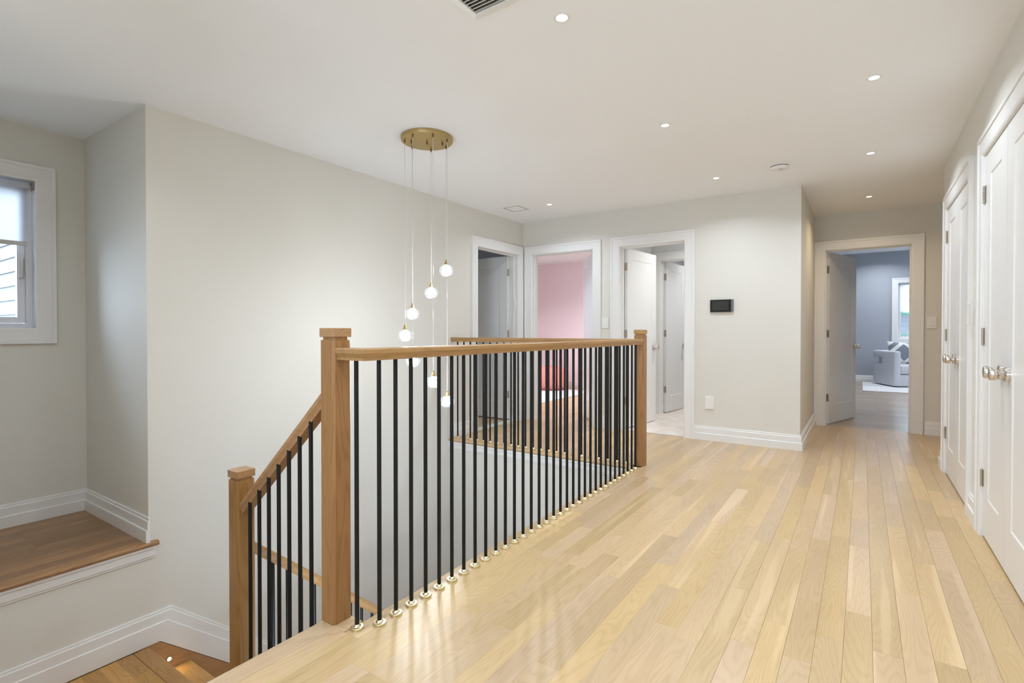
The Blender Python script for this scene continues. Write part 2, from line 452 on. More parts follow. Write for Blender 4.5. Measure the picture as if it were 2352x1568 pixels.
# ------------------------------------------------------------------ floors laid board by board
PLANKS = {}
def plank_mesh(w, l, th=0.02, ax=1, c=0.0004):
    key = (round(w, 3), round(l, 3), th, ax)
    if key not in PLANKS:
        a, b = (w / 2, l / 2) if ax == 1 else (l / 2, w / 2)
        m = MB()
        vs = [(-a,-b,-th),(a,-b,-th),(a,b,-th),(-a,b,-th),(-a,-b,-c),(a,-b,-c),(a,b,-c),(-a,b,-c),(-a+c,-b+c,0),(a-c,-b+c,0),(a-c,b-c,0),(-a+c,b-c,0)]
        fs = [(3,2,1,0),(8,9,10,11)] + [(i,(i+1)%4,4+(i+1)%4,4+i) for i in range(4)] + [(4+i,4+(i+1)%4,8+(i+1)%4,8+i) for i in range(4)]
        m.add(vs, fs); PLANKS[key] = mesh('plank', m)
    return PLANKS[key]

def lay(floor, x0, x1, y0, y1, w, m, z=0.0, ax=1, lens=(0.45, 0.6, 0.75, 0.9, 1.1, 1.3, 1.6), name='plank', cut=None):
    """columns of boards along y (ax=1) or x (ax=0) with staggered ends"""
    u0, u1, v0, v1 = (x0, x1, y0, y1) if ax == 1 else (y0, y1, x0, x1)
    n = max(1, round((u1 - u0) / w)); w = (u1 - u0) / n
    for i in range(n):
        u = u0 + (i + 0.5) * w
        v = v0
        first = True
        while v < v1 - 1e-4:
            l = random.choice(lens)
            if cut is not None and v < cut: l = max(l, cut - v + random.choice((0.1, 0.35, 0.6, 0.85)))
            elif first: l = random.choice(lens) * random.choice((0.4, 0.7, 1.0))
            first = False
            l = min(l, v1 - v)
            if v1 - v - l < 0.25: l = v1 - v
            c = v + l / 2
            loc = (u, c, z) if ax == 1 else (c, u, z)
            place(name, plank_mesh(w, l, ax=ax), m, floor, loc=loc, world=True)
            v += l

# main floor: dark underlay slab with the boards as parts
mb = MB().grid([XL, -1.66, XE + 0.03, XR, 1.3], [-1.6, 1.25, YF + 0.03, YB, YRET, YE + 0.10],
               lambda x, y: (y < 1.25 and -1.66 < x < XR) or (1.25 < y < YF + 0.03 and XE + 0.03 < x < XR) or
               (YF + 0.03 < y < YB and x < XR) or (YB < y < YRET and XH < x < XR) or (y > YRET and x > XH),
               lambda u, v, t: (u, v, t), -0.02, -0.28)
floor = struct('floor', mb, 'gap_dark', 'pale oak strip floor of the upper hall and landing', 'floor')
NW = 0.087

lay(floor, XE + NW, XH, -1.6, YB, 0.0835, 'oak_floor', cut=0.25)
lay(floor, XH, XR, -1.6, YE + 0.06, 0.0842, 'oak_floor', cut=0.25)
lay(floor, -1.605, XE + NW, -1.6, 1.198, 0.066, 'oak_floor', cut=0.4)
lay(floor, XR, 1.3, YRET, YE + 0.06, 0.0842, 'oak_floor', lens=(1.3, 1.6))
lay(floor, XL, XE + NW, YF + NW, YB, 0.0835, 'oak_floor', lens=(0.6, 0.8, 1.1, 1.3))
# nosing boards round the stair opening (rounded front edge)
def nosing(path, w, m, parent, name='nosing', th=0.026, z=0.0):
    r = th / 2
    prof = [(0, 0), (w - r, 0)] + [(w - r + r * math.sin(a), -r + r * math.cos(a)) for a in (PI/6, PI/3, PI/2, 2*PI/3, 5*PI/6)] + [(w - r, -th), (0, -th)]
    return part(name, MB().sweep(prof, [(x, y, z + 0.0005) for x, y in path]), m, parent, smooth=0.6)
nosing([(-1.605, -1.6), (-1.605, 1.198)], 0.09, 'oak_floor', floor)
nosing([(-1.56 + NW, 1.198 - 0.0), (XE + NW, YF + NW)], NW, 'oak_floor', floor)
nosing([(XE + NW, YF + NW), (XL, YF + NW)], NW, 'oak_nosing_x', floor)
part('nosing', MB().box(-1.695, XE + 0.002, 1.198, 1.285, -0.026, 0.0003), 'oak_nosing_x', floor, bevel=0.004, segs=2)
# white apron under the far and near edges
def apron(name, path, label, z=0.0):
    prof = [(0, -0.026), (0.022, -0.026), (0.022, -0.042), (0.014, -0.046), (0.014, -0.088), (0.008, -0.094), (0.008, -0.102), (0, -0.104)]
    return struct(name, MB().sweep([(a, b + z) for a, b in prof], path), 'trim_paint', label, 'trim')
apron('trim_1', [(XE + 0.015, YF + 0.015, 0), (XL, YF + 0.015, 0)], 'white apron moulding under the far floor edge')
apron('trim_2', [(XE + 0.015, 1.29, 0), (XE + 0.015, YF + 0.01, 0)], 'white apron moulding under the long floor edge')

# window-seat alcove floor
seat = struct('alcove_floor', MB().box(XA, XL - 0.002, 0.0, YA, ZSEAT - 0.03, ZSEAT - 0.02), 'gap_dark', 'brown oak floor of the window alcove', 'floor')
lay(seat, XA, XL - 0.045, 0.0, YA, 0.083, 'oak_seat_y', z=ZSEAT, lens=(0.9, 1.3))
r_ = 0.014
part('nosing', MB().sweep([(-0.045, 0.0), (0.02, 0.0)] + [(0.02 + r_*math.sin(a), -r_ + r_*math.cos(a)) for a in (PI/6, PI/3, PI/2, 2*PI/3, 5*PI/6)] + [(0.02, -2*r_), (-0.045, -2*r_)],
     [(XL, YA + 0.045, ZSEAT), (XL, 0.2, ZSEAT)]), 'oak_seat_y', seat, smooth=0.6)
apron('trim_3', [(XL, YA + 0.03, ZSEAT), (XL, 0.2, ZSEAT)], 'white apron moulding under the alcove floor nosing', 0)

struct('closet_floor', MB().box(XR, 1.27, -1.6, YRET - 0.12, -0.28, -0.001), 'oak_floor', 'oak floor inside the closets', 'floor')

# ------------------------------------------------------------------ baseboards
BASE = [(0, 0), (0.022, 0), (0.022, 0.068), (0.019, 0.071), (0.014, 0.071), (0.014, 0.120), (0.011, 0.123), (0.008, 0.123), (0.008, 0.137), (0.005, 0.14), (0, 0.14)]
def base(name, path, label, prof=BASE):
    return struct(name, MB().sweep(prof, path), 'trim_paint', label, 'baseboard')
CW = 0.105
z0 = 0.0
base('baseboard_back', [(XH, YE, 0), (XH, YB, 0), (D_BATH[1] + CW, YB, 0)][::-1] if False else [(D_BATH[1] + CW, YB, 0), (XH, YB, 0), (XH, YE, 0)], 'white stepped baseboard wrapping the corner below the wall screen',
     [(-a, b) for a, b in BASE])
base('baseboard_center', [(D_PINK[1] + CW, YB, 0), (D_BATH[0] - CW, YB, 0)], 'white baseboard between the two back doorways', [(-a, b) for a, b in BASE])
base('baseboard_left', [(XL, YF + NW, 0), (XL, D_LEFT[0] - CW, 0)], 'white baseboard between the far railing and the corner bedroom door', [(-a, b) for a, b in BASE])
base('baseboard_end', [(D_END[1] + CW + 0.015, YE, 0), (1.3, YE, 0)], 'white baseboard under the light switch at the hall end', [(-a, b) for a, b in BASE])
base('baseboard_right', [(XR, C_FAR[1] + CW, 0), (XR, YRET, 0), (1.3, YRET, 0)], 'short white baseboard piece past the far closet')
base('baseboard_closet', [(XR, C_NEAR[1] + CW, 0), (XR, C_FAR[0] - CW, 0)], 'short white baseboard between the two closets')
BASE2 = [(a, b * 1.05 + ZSEAT) for a, b in BASE]
base('baseboard_alcove', [(XL + 0.026, YA, 0), (XA, YA, 0), (XA, 0.0, 0)], 'white stepped baseboard around the window alcove floor', BASE2)

# ------------------------------------------------------------------ doors
CASE = [(0, 0), (0, 0.014), (0.010, 0.018), (0.080, 0.018), (0.082, 0.024), (CW - 0.002, 0.024), (CW, 0.022), (CW, 0)]
JAMB = [(0, 0.003), (J, 0.003), (J, -WT - 0.003), (0, -WT - 0.003)]
STOP = [(0, -0.045), (-0.011, -0.045), (-0.011, -0.08), (0, -0.08)]

def leaf_mesh(w, h, t, hand, st=0.115, top=0.115, bot=0.21, rec=0.0045, sl=0.006):
    m = MB()
    for y, sgn in ((0.0, -1), (-t, 1)):
        o = [(0, 0), (w, 0), (w, h), (0, h)]
        a = [(st, bot), (w - st, bot), (w - st, h - top), (st, h - top)]
        b = [(st + sl, bot + sl), (w - st - sl, bot + sl), (w - st - sl, h - top - sl), (st + sl, h - top - sl)]
        vs = [(x * hand, y, z) for x, z in o + a] + [(x * hand, y + sgn * rec, z) for x, z in b]
        fs = [(i, (i+1)%4, 4+(i+1)%4, 4+i) for i in range(4)] + [(4+i, 4+(i+1)%4, 8+(i+1)%4, 8+i) for i in range(4)] + [(8, 9, 10, 11)]
        m.add(vs, fs)
    m.f += [(0, 1, 13, 12), (1, 2, 14, 13), (2, 3, 15, 14), (3, 0, 12, 15)]
    return mesh('door_leaf', m)

def knob_mesh():
    pr = [(0.0335, 0), (0.0335, 0.012), (0.031, 0.015), (0.017, 0.016), (0.0135, 0.020), (0.0125, 0.032), (0.016, 0.038),
          (0.026, 0.041), (0.0285, 0.044), (0.0285, 0.062), (0.027, 0.065), (0.022, 0.0665)]
    return mesh('door_knob', MB().lathe(pr, 28, ax='y'), smooth=0.5)
KNOB = knob_mesh()

def hinge_mesh(hand, jamb):
    m = MB()
    for k in range(5):
        zc = -0.045 + k * 0.018
        m.lathe([(0.0068, zc + 0.0006), (0.0068, zc + 0.0174)], 10, o=(0, 0.006, 0))
    m.lathe([(0.004, -0.045), (0.004, 0.045)], 8, o=(0, 0.006, 0))
    m.box(*sorted((0.0, hand * -0.0025)), -0.033, 0.003, -0.044, 0.044)
    if jamb: m.box(*sorted((hand * 0.004, hand * 0.026)), -0.001, 0.0018, -0.044, 0.044)
    return mesh('hinge', m)

DOOR_LEAF = {}
def door_leaf(door, hinge_xy, w, hand, rot, knobs=(1, -1), hz=(0.315, 1.07, 1.825), kz=0.905, flat_hinge=False, st=0.115):
    key = (w, hand, st)
    if key not in DOOR_LEAF: DOOR_LEAF[key] = leaf_mesh(w, DTOP - 0.016, 0.035, hand, st)
    lf = place('door_leaf', DOOR_LEAF[key], 'trim_paint', door, loc=(hinge_xy[0], hinge_xy[1], 0.012), rot=rot, world=True)
    for z in hz:
        place('hinge', hinge_mesh(hand, flat_hinge), 'hinge_metal', lf, loc=(0, 0, z - 0.012))
    for s in knobs:
        k = place('door_knob', KNOB, 'nickel', lf, loc=(hand * (w - 0.062), 0 if s > 0 else -0.035, kz - 0.012), rot=0 if s > 0 else PI)
    return lf

def doorway(name, label, u, to, both=True):
    mid = (u[0] + u[1]) / 2
    d = thing(name, label, 'door', to(mid, 0, 0), kind='structure')
    part('casing', MB().trim(u[0] - 0.004, u[1] + 0.004, 0, DTOP + 0.004, CASE, to), 'trim_paint', d)
    part('jamb', MB().trim(u[0], u[1], 0, DTOP, JAMB, to), 'trim_paint', d)
    return d

d = doorway('door_1', 'grey-lit bedroom door open inwards in the far corner of the stairwell wall', D_LEFT, TO_L)
part('door_stop', MB().trim(*D_LEFT, 0, DTOP, STOP, TO_L), 'trim_paint', d)
door_leaf(d, (XL - WT - 0.002, D_LEFT[1] - 0.004), 0.78, -1, 0.0)
d = doorway('door_2', 'white door half open to the pink bedroom', D_PINK, TO_B)
part('door_stop', MB().trim(*D_PINK, 0, DTOP, STOP, TO_B), 'trim_paint', d)
door_leaf(d, (D_PINK[1] - 0.004, YB + WT + 0.002), 0.80, -1, R(-55))
d = doorway('door_3', 'white door open to the bright bathroom', D_BATH, TO_B)
part('door_stop', MB().trim(*D_BATH, 0, DTOP, STOP, TO_B), 'trim_paint', d)
door_leaf(d, (D_BATH[0] + 0.004, YB + WT + 0.002), 0.69, 1, R(82))
d = doorway('door_4', 'white door open to the blue-grey room at the hall end', D_END, TO_E)
part('door_stop', MB().trim(*D_END, 0, DTOP, STOP, TO_E), 'trim_paint', d)
door_leaf(d, (D_END[0] + 0.004, YE + WT + 0.002), 0.78, 1, R(71))
CW_T = 0.012
for nm, u, lab in (('door_5', C_FAR, 'far pair of white closet doors, nearer the hall end'), ('door_6', C_NEAR, 'near pair of white closet doors, cut by the frame edge')):
    d = doorway(nm, lab, u, TO_R)
    w = (u[1] - u[0]) / 2 - 0.003
    door_leaf(d, (XR - 0.002, u[1] - 0.001), w, -1, R(90), knobs=(1,), flat_hinge=True, st=0.12)
    door_leaf(d, (XR - 0.002, u[0] + 0.001), w, 1, R(90), knobs=(1,), flat_hinge=True, st=0.12)

# slim cases fixed to doorposts
def post_case(x, y, z, rx, ry, label):
    t = thing('doorpost_case', label, 'mezuzah', (x, y, z), group='slim doorpost cases')
    m = MB().box(-0.007, 0.007, -0.007, 0.007, -0.055, 0.055)
    o = place('case', mesh('case', m, bevel=0.004, segs=2), 'white_plastic', t); o.rotation_euler = (rx, ry, 0)
    m = MB().box(-0.0085, 0.0085, -0.0085, 0.0085, -0.06, -0.05).box(-0.0085, 0.0085, -0.0085, 0.0085, 0.05, 0.06)
    for zz in (-0.055, 0.055):
        e = place('end_cap', mesh('end_cap', MB().box(-0.0085, 0.0085, -0.0085, 0.0085, -0.005, 0.005), bevel=0.002), 'white_plastic', o, loc=(0, 0, zz))
post_case(XL - 0.035, D_LEFT[1] - 0.008, 1.43, 0, R(10), 'slim white case on the post of the grey-lit corner bedroom door')
post_case(D_END[1] - 0.008, YE + 0.03, 1.50, R(-8), 0, 'slim white case on the post of the doorway at the hall end')
post_case(XR - 0.026, C_FAR[0] - 0.16, 1.20, R(8), 0, 'slim white case on the wall between the two closets')

# ------------------------------------------------------------------ alcove window
WY0, WY1, WZ0, WZ1 = 0.29, 1.04, 1.12, 2.085
win = thing('window_1', 'white framed alcove window looking onto pale siding', 'window', (XA, 0.665, 1.1), kind='structure')
part('casing', MB().trim(WY0, WY1, WZ0, WZ1, CASE, TO_A, loop=True), 'trim_paint', win)
part('jamb', MB().trim(WY0, WY1, WZ0, WZ1, [(0, 0.002), (0.02, 0.002), (0.02, -0.16), (0, -0.16)], TO_A, loop=True), 'vinyl', win)
part('frame', MB().trim(WY0 + 0.03, WY1 - 0.03, WZ0 + 0.03, WZ1 - 0.03, [(0, -0.07), (0.03, -0.07), (0.03, -0.15), (0, -0.15)], TO_A, loop=True), 'vinyl', win)
sash = part('sash', MB().trim(WY0 + 0.07, WY1 - 0.07, WZ0 + 0.07, WZ1 - 0.07, [(0, -0.09), (0.012, -0.085), (0.038, -0.085), (0.038, -0.13), (0, -0.13)], TO_A, loop=True), 'vinyl', win)
part('pane', MB().box(XA - 0.113, XA - 0.108, WY0 + 0.065, WY1 - 0.065, WZ0 + 0.065, WZ1 - 0.065), 'window_glass', sash)
part('lock_lever', MB().tube((XA - 0.068, WY1 - 0.045, 1.45), (XA - 0.060, WY1 - 0.045, 1.58), 0.005).tube((XA - 0.060, WY1 - 0.045, 1.45), (XA - 0.05, WY1 - 0.07, 1.44), 0.004), 'hinge_metal', win)
shade = thing('roller_shade', 'white roller shade half lowered in the alcove window', 'roller shade', (XA, 0.665, 2.06))
part('roller', MB().tube((XA - 0.035, WY0 + 0.012, WZ1 - 0.032), (XA - 0.035, WY1 - 0.018, WZ1 - 0.032), 0.020, 16), 'shade_fabric', shade, smooth=0.6)
part('fabric', MB().box(XA - 0.0575, XA - 0.0555, WY0 + 0.02, WY1 - 0.028, 1.685, WZ1 - 0.03), 'shade_fabric', shade)
part('bottom_bar', MB().box(XA - 0.062, XA - 0.050, WY0 + 0.02, WY1 - 0.028, 1.66, 1.688), 'shade_bar', shade, bevel=0.003)
part('bracket', MB().box(XA - 0.06, XA - 0.010, WY1 - 0.008, WY1 - 0.002, WZ1 - 0.06, WZ1 - 0.008), 'hinge_metal', shade, bevel=0.002)
part('bead_chain', MB().tube((XA - 0.02, WY1 - 0.014, 1.75), (XA - 0.02, WY1 - 0.014, WZ1 - 0.03), 0.0015, 6), 'white_plastic', shade)
# unseen wide window added behind the viewpoint for even daylight
wn = thing('added_window_3', 'wide white fill window added unseen in the near end wall of the hall', 'window', (-0.575, -1.6, 0.3), kind='structure')
part('casing', MB().trim(*FILL_WIN, CASE, TO_N, loop=True), 'trim_paint', wn)
part('jamb', MB().trim(*FILL_WIN, [(0, 0.002), (0.02, 0.002), (0.02, -0.16), (0, -0.16)], TO_N, loop=True), 'trim_paint', wn)
for k in range(2):
    a, b = (FILL_WIN[0] + 0.01, -0.58) if k == 0 else (-0.57, FILL_WIN[1] - 0.01)
    sh = part('sash', MB().trim(a + 0.05, b - 0.05, FILL_WIN[2] + 0.06, FILL_WIN[3] - 0.06, [(0, -0.08), (0.05, -0.08), (0.05, -0.12), (0, -0.12)], TO_N, loop=True), 'trim_paint', wn)
    part('pane', MB().box(a + 0.045, b - 0.045, -1.702, -1.698, FILL_WIN[2] + 0.055, FILL_WIN[3] - 0.055), 'window_glass', sh)
# neighbouring wing outside: lapped siding
wing = thing('house_wing', 'pale clapboard wall outside the alcove window', 'building', (-7.2, 1.62, -0.5))
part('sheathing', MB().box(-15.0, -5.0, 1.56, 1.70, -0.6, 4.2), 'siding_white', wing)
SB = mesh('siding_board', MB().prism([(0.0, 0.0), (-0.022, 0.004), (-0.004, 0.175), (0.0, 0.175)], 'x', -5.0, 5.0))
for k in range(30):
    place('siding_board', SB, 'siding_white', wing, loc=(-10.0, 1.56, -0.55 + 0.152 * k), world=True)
part('corner_board', MB().box(-5.06, -4.98, 1.52, 1.70, -0.6, 4.2), 'siding_white', wing)

yd = struct('ground', MB().box(-40, -4.8, -30, 40, -3.2, -3.0), 'added_ground', 'unseen pale ground added below the alcove window to shape its light', 'ground')  # added out of view to block sky light rising into the alcove
# ------------------------------------------------------------------ staircase
RISE, RUN = 0.19375, 0.225
st = thing('staircase', 'brown oak staircase turning down along the greige stairwell wall', 'staircase', (-2.6, 1.2, ZLOW))
XR1 = -1.68
for k in range(3):                                     # short flight down to the landing
    x1 = XR1 - RUN * k; z = -RISE * (k + 1)
    part('riser', MB().box(x1 - 0.018, x1, 0.203, 1.24, z, z + RISE - 0.026), 'trim_paint', st)
    part('tread', MB().box(x1 - RUN - 0.025, x1 - 0.002, 0.203, 1.24, z - 0.026, z), 'oak_stair_x', st, bevel=0.006, segs=2)
part('riser', MB().box(XR1 - 3*RUN - 0.018, XR1 - 3*RUN, 0.203, 1.24, ZLAND, -3*RISE - 0.026), 'trim_paint', st)
part('landing_deck', MB().box(XL + 0.003, XR1 - 3*RUN + 0.05, 0.203, 1.28, ZLAND - 0.16, ZLAND - 0.021), 'gap_dark', st)
n0 = 0
yb = 1.213
while yb > 0.204:
    y0 = max(0.203, yb - 0.0805)
    cuts = sorted([XL + 0.02] + [random.uniform(XL + 0.1, -2.5) for _ in range(2)] + [XR1 - 3*RUN])
    if abs(yb - 1.213) < 1e-6: cuts = [XL + 0.02, -3.25, XR1 - 3*RUN]
    for a, b in zip(cuts[:-1], cuts[1:]):
        if b - a > 0.02: place('plank', plank_mesh(yb - y0, b - a, ax=0), 'oak_stair_x', st, loc=((a+b)/2, (y0+yb)/2, ZLAND), world=True)
    yb = y0
part('landing_nosing', MB().box(XL + 0.02, XR1 - 3*RUN + 0.04, 1.2145, 1.298, ZLAND - 0.026, ZLAND + 0.0005), 'oak_stair_x', st, bevel=0.006, segs=2)
XS = -2.30                                             # outer side of the long flight
for k in range(10):
    y0 = 1.275 + RUN * k; z = ZLAND - RISE * (k + 1)
    part('riser', MB().box(XL + 0.02, XS, y0 - 0.001, y0 + 0.017, z, z + RISE - 0.026), 'trim_paint', st)
    part('tread', MB().box(XL + 0.02, XS + 0.02, y0 + 0.002, y0 + RUN + 0.025, z - 0.026, z), 'oak_stair_x', st, bevel=0.006, segs=2)
SL = 0.862
zt = lambda y: -0.771 - SL * (y - 1.355)
part('stringer', MB().prism([(1.24, ZLAND - 0.3), (1.24, ZLAND + 0.001), (1.355, ZLAND + 0.001), (3.6, zt(3.6)), (3.6, max(ZLOW, zt(3.6) - 0.42))], 'x', XL + 0.002, XL + 0.02), 'oak_rail_y', st)
part('stringer', MB().prism([(1.25, ZLAND - 0.35), (1.25, ZLAND - 0.03), (3.6, zt(3.6) - 0.15), (3.6, ZLOW + 0.002), (3.3, ZLOW + 0.002)], 'x', XS - 0.0, XS + 0.028), 'oak_rail_y', st)
# white skirt above the landing and stringer: three stepped layers
def skirt(poly_lo, poly_hi, t0, name='trim_4'):
    pass
def band(a, b, t):
    lo, hi = a, b
    pts = [(0.2, ZLAND + lo), (1.355 + 0.375 * lo, ZLAND + lo), (3.95, zt(3.95) + lo * 1.28), (3.95, zt(3.95) + hi * 1.28), (1.355 + 0.375 * hi, ZLAND + hi), (0.2, ZLAND + hi)]
    return MB().prism(pts, 'x', XL, XL + t)
skirt_o = thing('trim_4', 'white stepped skirting bending down along the stairwell wall', 'skirting', (XL, 1.0, ZLAND), kind='structure')
part('plinth', band(0.003, 0.115, 0.019), 'trim_paint', skirt_o, bevel=0.002)
part('upper_band', band(0.112, 0.170, 0.013), 'trim_paint', skirt_o, bevel=0.0015)
part('cap_band', band(0.168, 0.186, 0.008), 'trim_paint', skirt_o, bevel=0.0015)
sl = thing('step_light', 'small glowing step light in the oak stringer by the landing', 'step light', (XL + 0.02, 1.403, -0.904))
place('trim_ring', mesh('trim_ring', MB().lathe([(0.010, 0.0), (0.010, 0.003), (0.016, 0.003), (0.016, 0.0)], 20, ax='x'), smooth=0.5), 'nickel', sl)
place('lens', mesh('lens', MB().lathe([(0.0095, 0.001), (0.0095, 0.0026)], 20, ax='x')), 'lamp_step', sl)

# ------------------------------------------------------------------ railings
BR = 0.0082
BAL = {}
def baluster(parent, x, y, z0, z1, shoe=True):
    l = round(z1 - z0, 3)
    if l not in BAL: BAL[l] = mesh('baluster', MB().lathe([(BR, 0), (BR, l)], 14), smooth=0.6)
    b = place('baluster', BAL[l], 'black_metal', parent, loc=(x, y, z0), world=True)
    if shoe: place('base_shoe', SHOE, 'brass_satin', b)
    return b
SHOE = mesh('base_shoe', MB().lathe([(0.0235, 0.0), (0.0238, 0.0085), (0.0225, 0.010), (0.0145, 0.0108), (0.0115, 0.017), (0.0095, 0.0185)], 24), smooth=0.5)

def newel(parent, x, y, z0, z1, s=0.0415):
    c = 0.009; b = s - 0.0005
    def octo(h): return [(-h+c, -h), (h-c, -h), (h, -h+c), (h, h-c), (h-c, h), (-h+c, h), (-h, h-c), (-h, -h+c)]
    m = MB().prism([(x+p, y+q) for p, q in octo(s)], 'z', z0, z1 - 0.045)
    o = place('newel_post', mesh('newel_post', MB().prism(octo(s), 'z', 0, z1 - 0.045 - z0)), 'oak_post', parent, loc=(x, y, z0), world=True)
    place('newel_neck', mesh('newel_neck', MB().prism(octo(s - 0.006), 'z', 0, 0.012)), 'oak_post', o, loc=(0, 0, z1 - 0.045 - z0))
    place('newel_cap', mesh('newel_cap', MB().box(-s-0.0005, s+0.0005, -s-0.0005, s+0.0005, 0, 0.034), bevel=0.002), 'oak_rail_x', o, loc=(0, 0, z1 - 0.034 - z0))
    return o
RAIL = [(-0.024, 0.0), (0.024, 0.0), (0.024, 0.010), (0.029, 0.022), (0.0315, 0.026), (0.0315, 0.040), (0.028, 0.0445), (-0.028, 0.0445), (-0.0315, 0.040), (-0.0315, 0.026), (-0.029, 0.022), (-0.024, 0.010)]
ZR = 0.9905
XB, YBF = -1.489, 4.058
NW1, NW2, NW3 = (-1.6585, 1.2415), (-1.5005, 4.071), (-2.3395, 1.2415)

g1 = thing('long_railing', 'long oak and black guard railing beside the hall floor', 'railing', (XB, 2.6, 0), group='oak and black metal railings')
newel(g1, *NW1, 0.0, 1.109)
newel(g1, *NW2, 0.0, 1.110)
part('handrail', MB().sweep(RAIL, [(NW1[0] + 0.042, 1.2385, ZR), (XB, 1.2385, ZR), (XB, NW2[1] - 0.0416, ZR)]), 'oak_rail_y', g1)
baluster(g1, -1.535, 1.2385, 0.0, ZR)
for k in range(33):
    baluster(g1, XB, 1.305 + k * (3.934 - 1.305) / 32, 0.0, ZR)
g2 = thing('far_railing', 'shorter oak and black guard railing across the far side of the stairwell', 'railing', (-2.5, YBF, 0), group='oak and black metal railings')
part('handrail', MB().sweep(RAIL, [(NW2[0] - 0.0416, YBF, ZR), (XL + 0.001, YBF, ZR)]), 'oak_rail_x', g2)
for k in range(23):
    baluster(g2, -3.440 + k * (3.440 - 1.613) / 22, YBF, 0.0, ZR)
g3 = thing('stair_railing', 'short sloping oak stair railing with a lower newel post', 'railing', (-2.0, 1.2415, ZLAND), group='oak and black metal railings')
newel(g3, *NW3, ZLAND, 0.470)
SR = 0.90
zr = lambda x: 0.783 + SR * (x + 1.7)                   # underside of the sloping rail
def slope_rail(p0, p1):
    k = 1.28
    return MB().sweep([(a, b * k) for a, b in RAIL], [p0, p1])
part('handrail', slope_rail((NW1[0] - 0.0416, 1.2415, zr(NW1[0] - 0.0416) + 0.03), (NW3[0] + 0.0416, 1.2415, zr(NW3[0] + 0.0416) + 0.03)), 'oak_rail_x', g3)
for k in range(7):
    x = -1.787 - k * 0.0742
    i = min(2, int((XR1 - x) / RUN))
    z0 = -RISE * (i + 1)
    baluster(g3, x, 1.2415 - 0.02, z0, zr(x) + 0.04)
g4 = thing('lower_stair_railing', 'oak handrail with black balusters running down the lower flight', 'railing', (NW3[0], 2.3, ZLOW), group='oak and black metal railings')
zl = lambda y: 0.050 - 0.855 * (y - 1.311)
part('handrail', slope_rail((NW3[0], NW3[1] + 0.0416, zl(NW3[1] + 0.0416)), (NW3[0], 3.5, zl(3.5))), 'oak_rail_y', g4)
for k in range(28):
    y = 1.39 + k * 0.0755
    i = min(9, int((y - 1.275) / RUN))
    baluster(g4, NW3[0], y, ZLAND - RISE * (i + 1), zl(y) + 0.012)
newel(g4, NW3[0], 3.54, ZLOW, zl(3.5) + 0.12)

# ------------------------------------------------------------------ pendant cluster
PC = (-2.505, 2.63)
pl = thing('pendant_light', 'brass ceiling pendant with seven faceted glass globes on long cords', 'pendant light', (PC[0], PC[1], H))
place('canopy', mesh('canopy', MB().lathe([(0.178, 0.0), (0.178, -0.022), (0.1765, -0.0255), (0.174, -0.026)], 64), smooth=0.5), 'brass_aged', pl)
def grip(x, y, parent):
    return place('cord_grip', GRIP, 'brass_dark', parent, loc=(x, y, -0.026))
GRIP = mesh('cord_grip', MB().lathe([(0.0055, 0.0), (0.0055, -0.012), (0.0038, -0.015), (0.0038, -0.021)], 12), smooth=0.5)
GLOBE_P = [(0.012, 0.040), (0.030, 0.036), (0.043, 0.026), (0.051, 0.006), (0.049, -0.014), (0.040, -0.031), (0.028, -0.040)]
def faceted():
    n = 14; vs, fs = [], []
    for j, (r, z) in enumerate(GLOBE_P):
        off = 0.5 * (j % 2)
        vs += [(r * math.cos(2*PI*(k+off)/n), r * math.sin(2*PI*(k+off)/n), z) for k in range(n)]
    for j in range(len(GLOBE_P) - 1):
        a, b = j * n, (j + 1) * n
        for k in range(n):
            k2 = (k + 1) % n
            if j % 2 == 0: fs += [(a+k, a+k2, b+k), (a+k2, b+k2, b+k)]
            else: fs += [(a+k, b+k2, b+k), (a+k, a+k2, b+k2)]
    m = MB().add(vs, fs)
    return mesh('glass_globe', m)
GLOBE = faceted()
CAP = mesh('brass_cap', MB().lathe([(0.015, 0.040), (0.014, 0.048), (0.008, 0.062), (0.0065, 0.064), (0.0065, 0.074), (0.003, 0.076)], 18), smooth=0.5)
BULB = mesh('bulb', MB().lathe([(0.005, 0.032), (0.012, 0.025), (0.018, 0.012), (0.020, -0.004), (0.018, -0.018), (0.012, -0.026), (0.004, -0.029)], 16), smooth=0.8)
for ang, z in ((224.7, 1.069), (275, 0.897), (177, 1.223), (329, 0.758), (122.6, 1.377), (70.7, 1.531), (17.7, 0.614)):
    x, y = 0.151 * math.cos(R(ang)), 0.151 * math.sin(R(ang))
    zz = z - H
    g = place('glass_globe', GLOBE, 'globe_glass', pl, loc=(x, y, zz))
    place('brass_cap', CAP, 'brass_aged', g)
    place('bulb', BULB, 'lamp_pendant', g)
    place('cord', mesh('cord', MB().lathe([(0.0016, -0.046), (0.0016, zz + 0.075)], 8), smooth=0.8), 'cord_clear', pl, loc=(x, y, 0))
    grip(x, y, pl)
for x, y in ((0.0, 0.0), (0.075, 0.075), (-0.075, -0.075)):
    grip(x, y, pl)

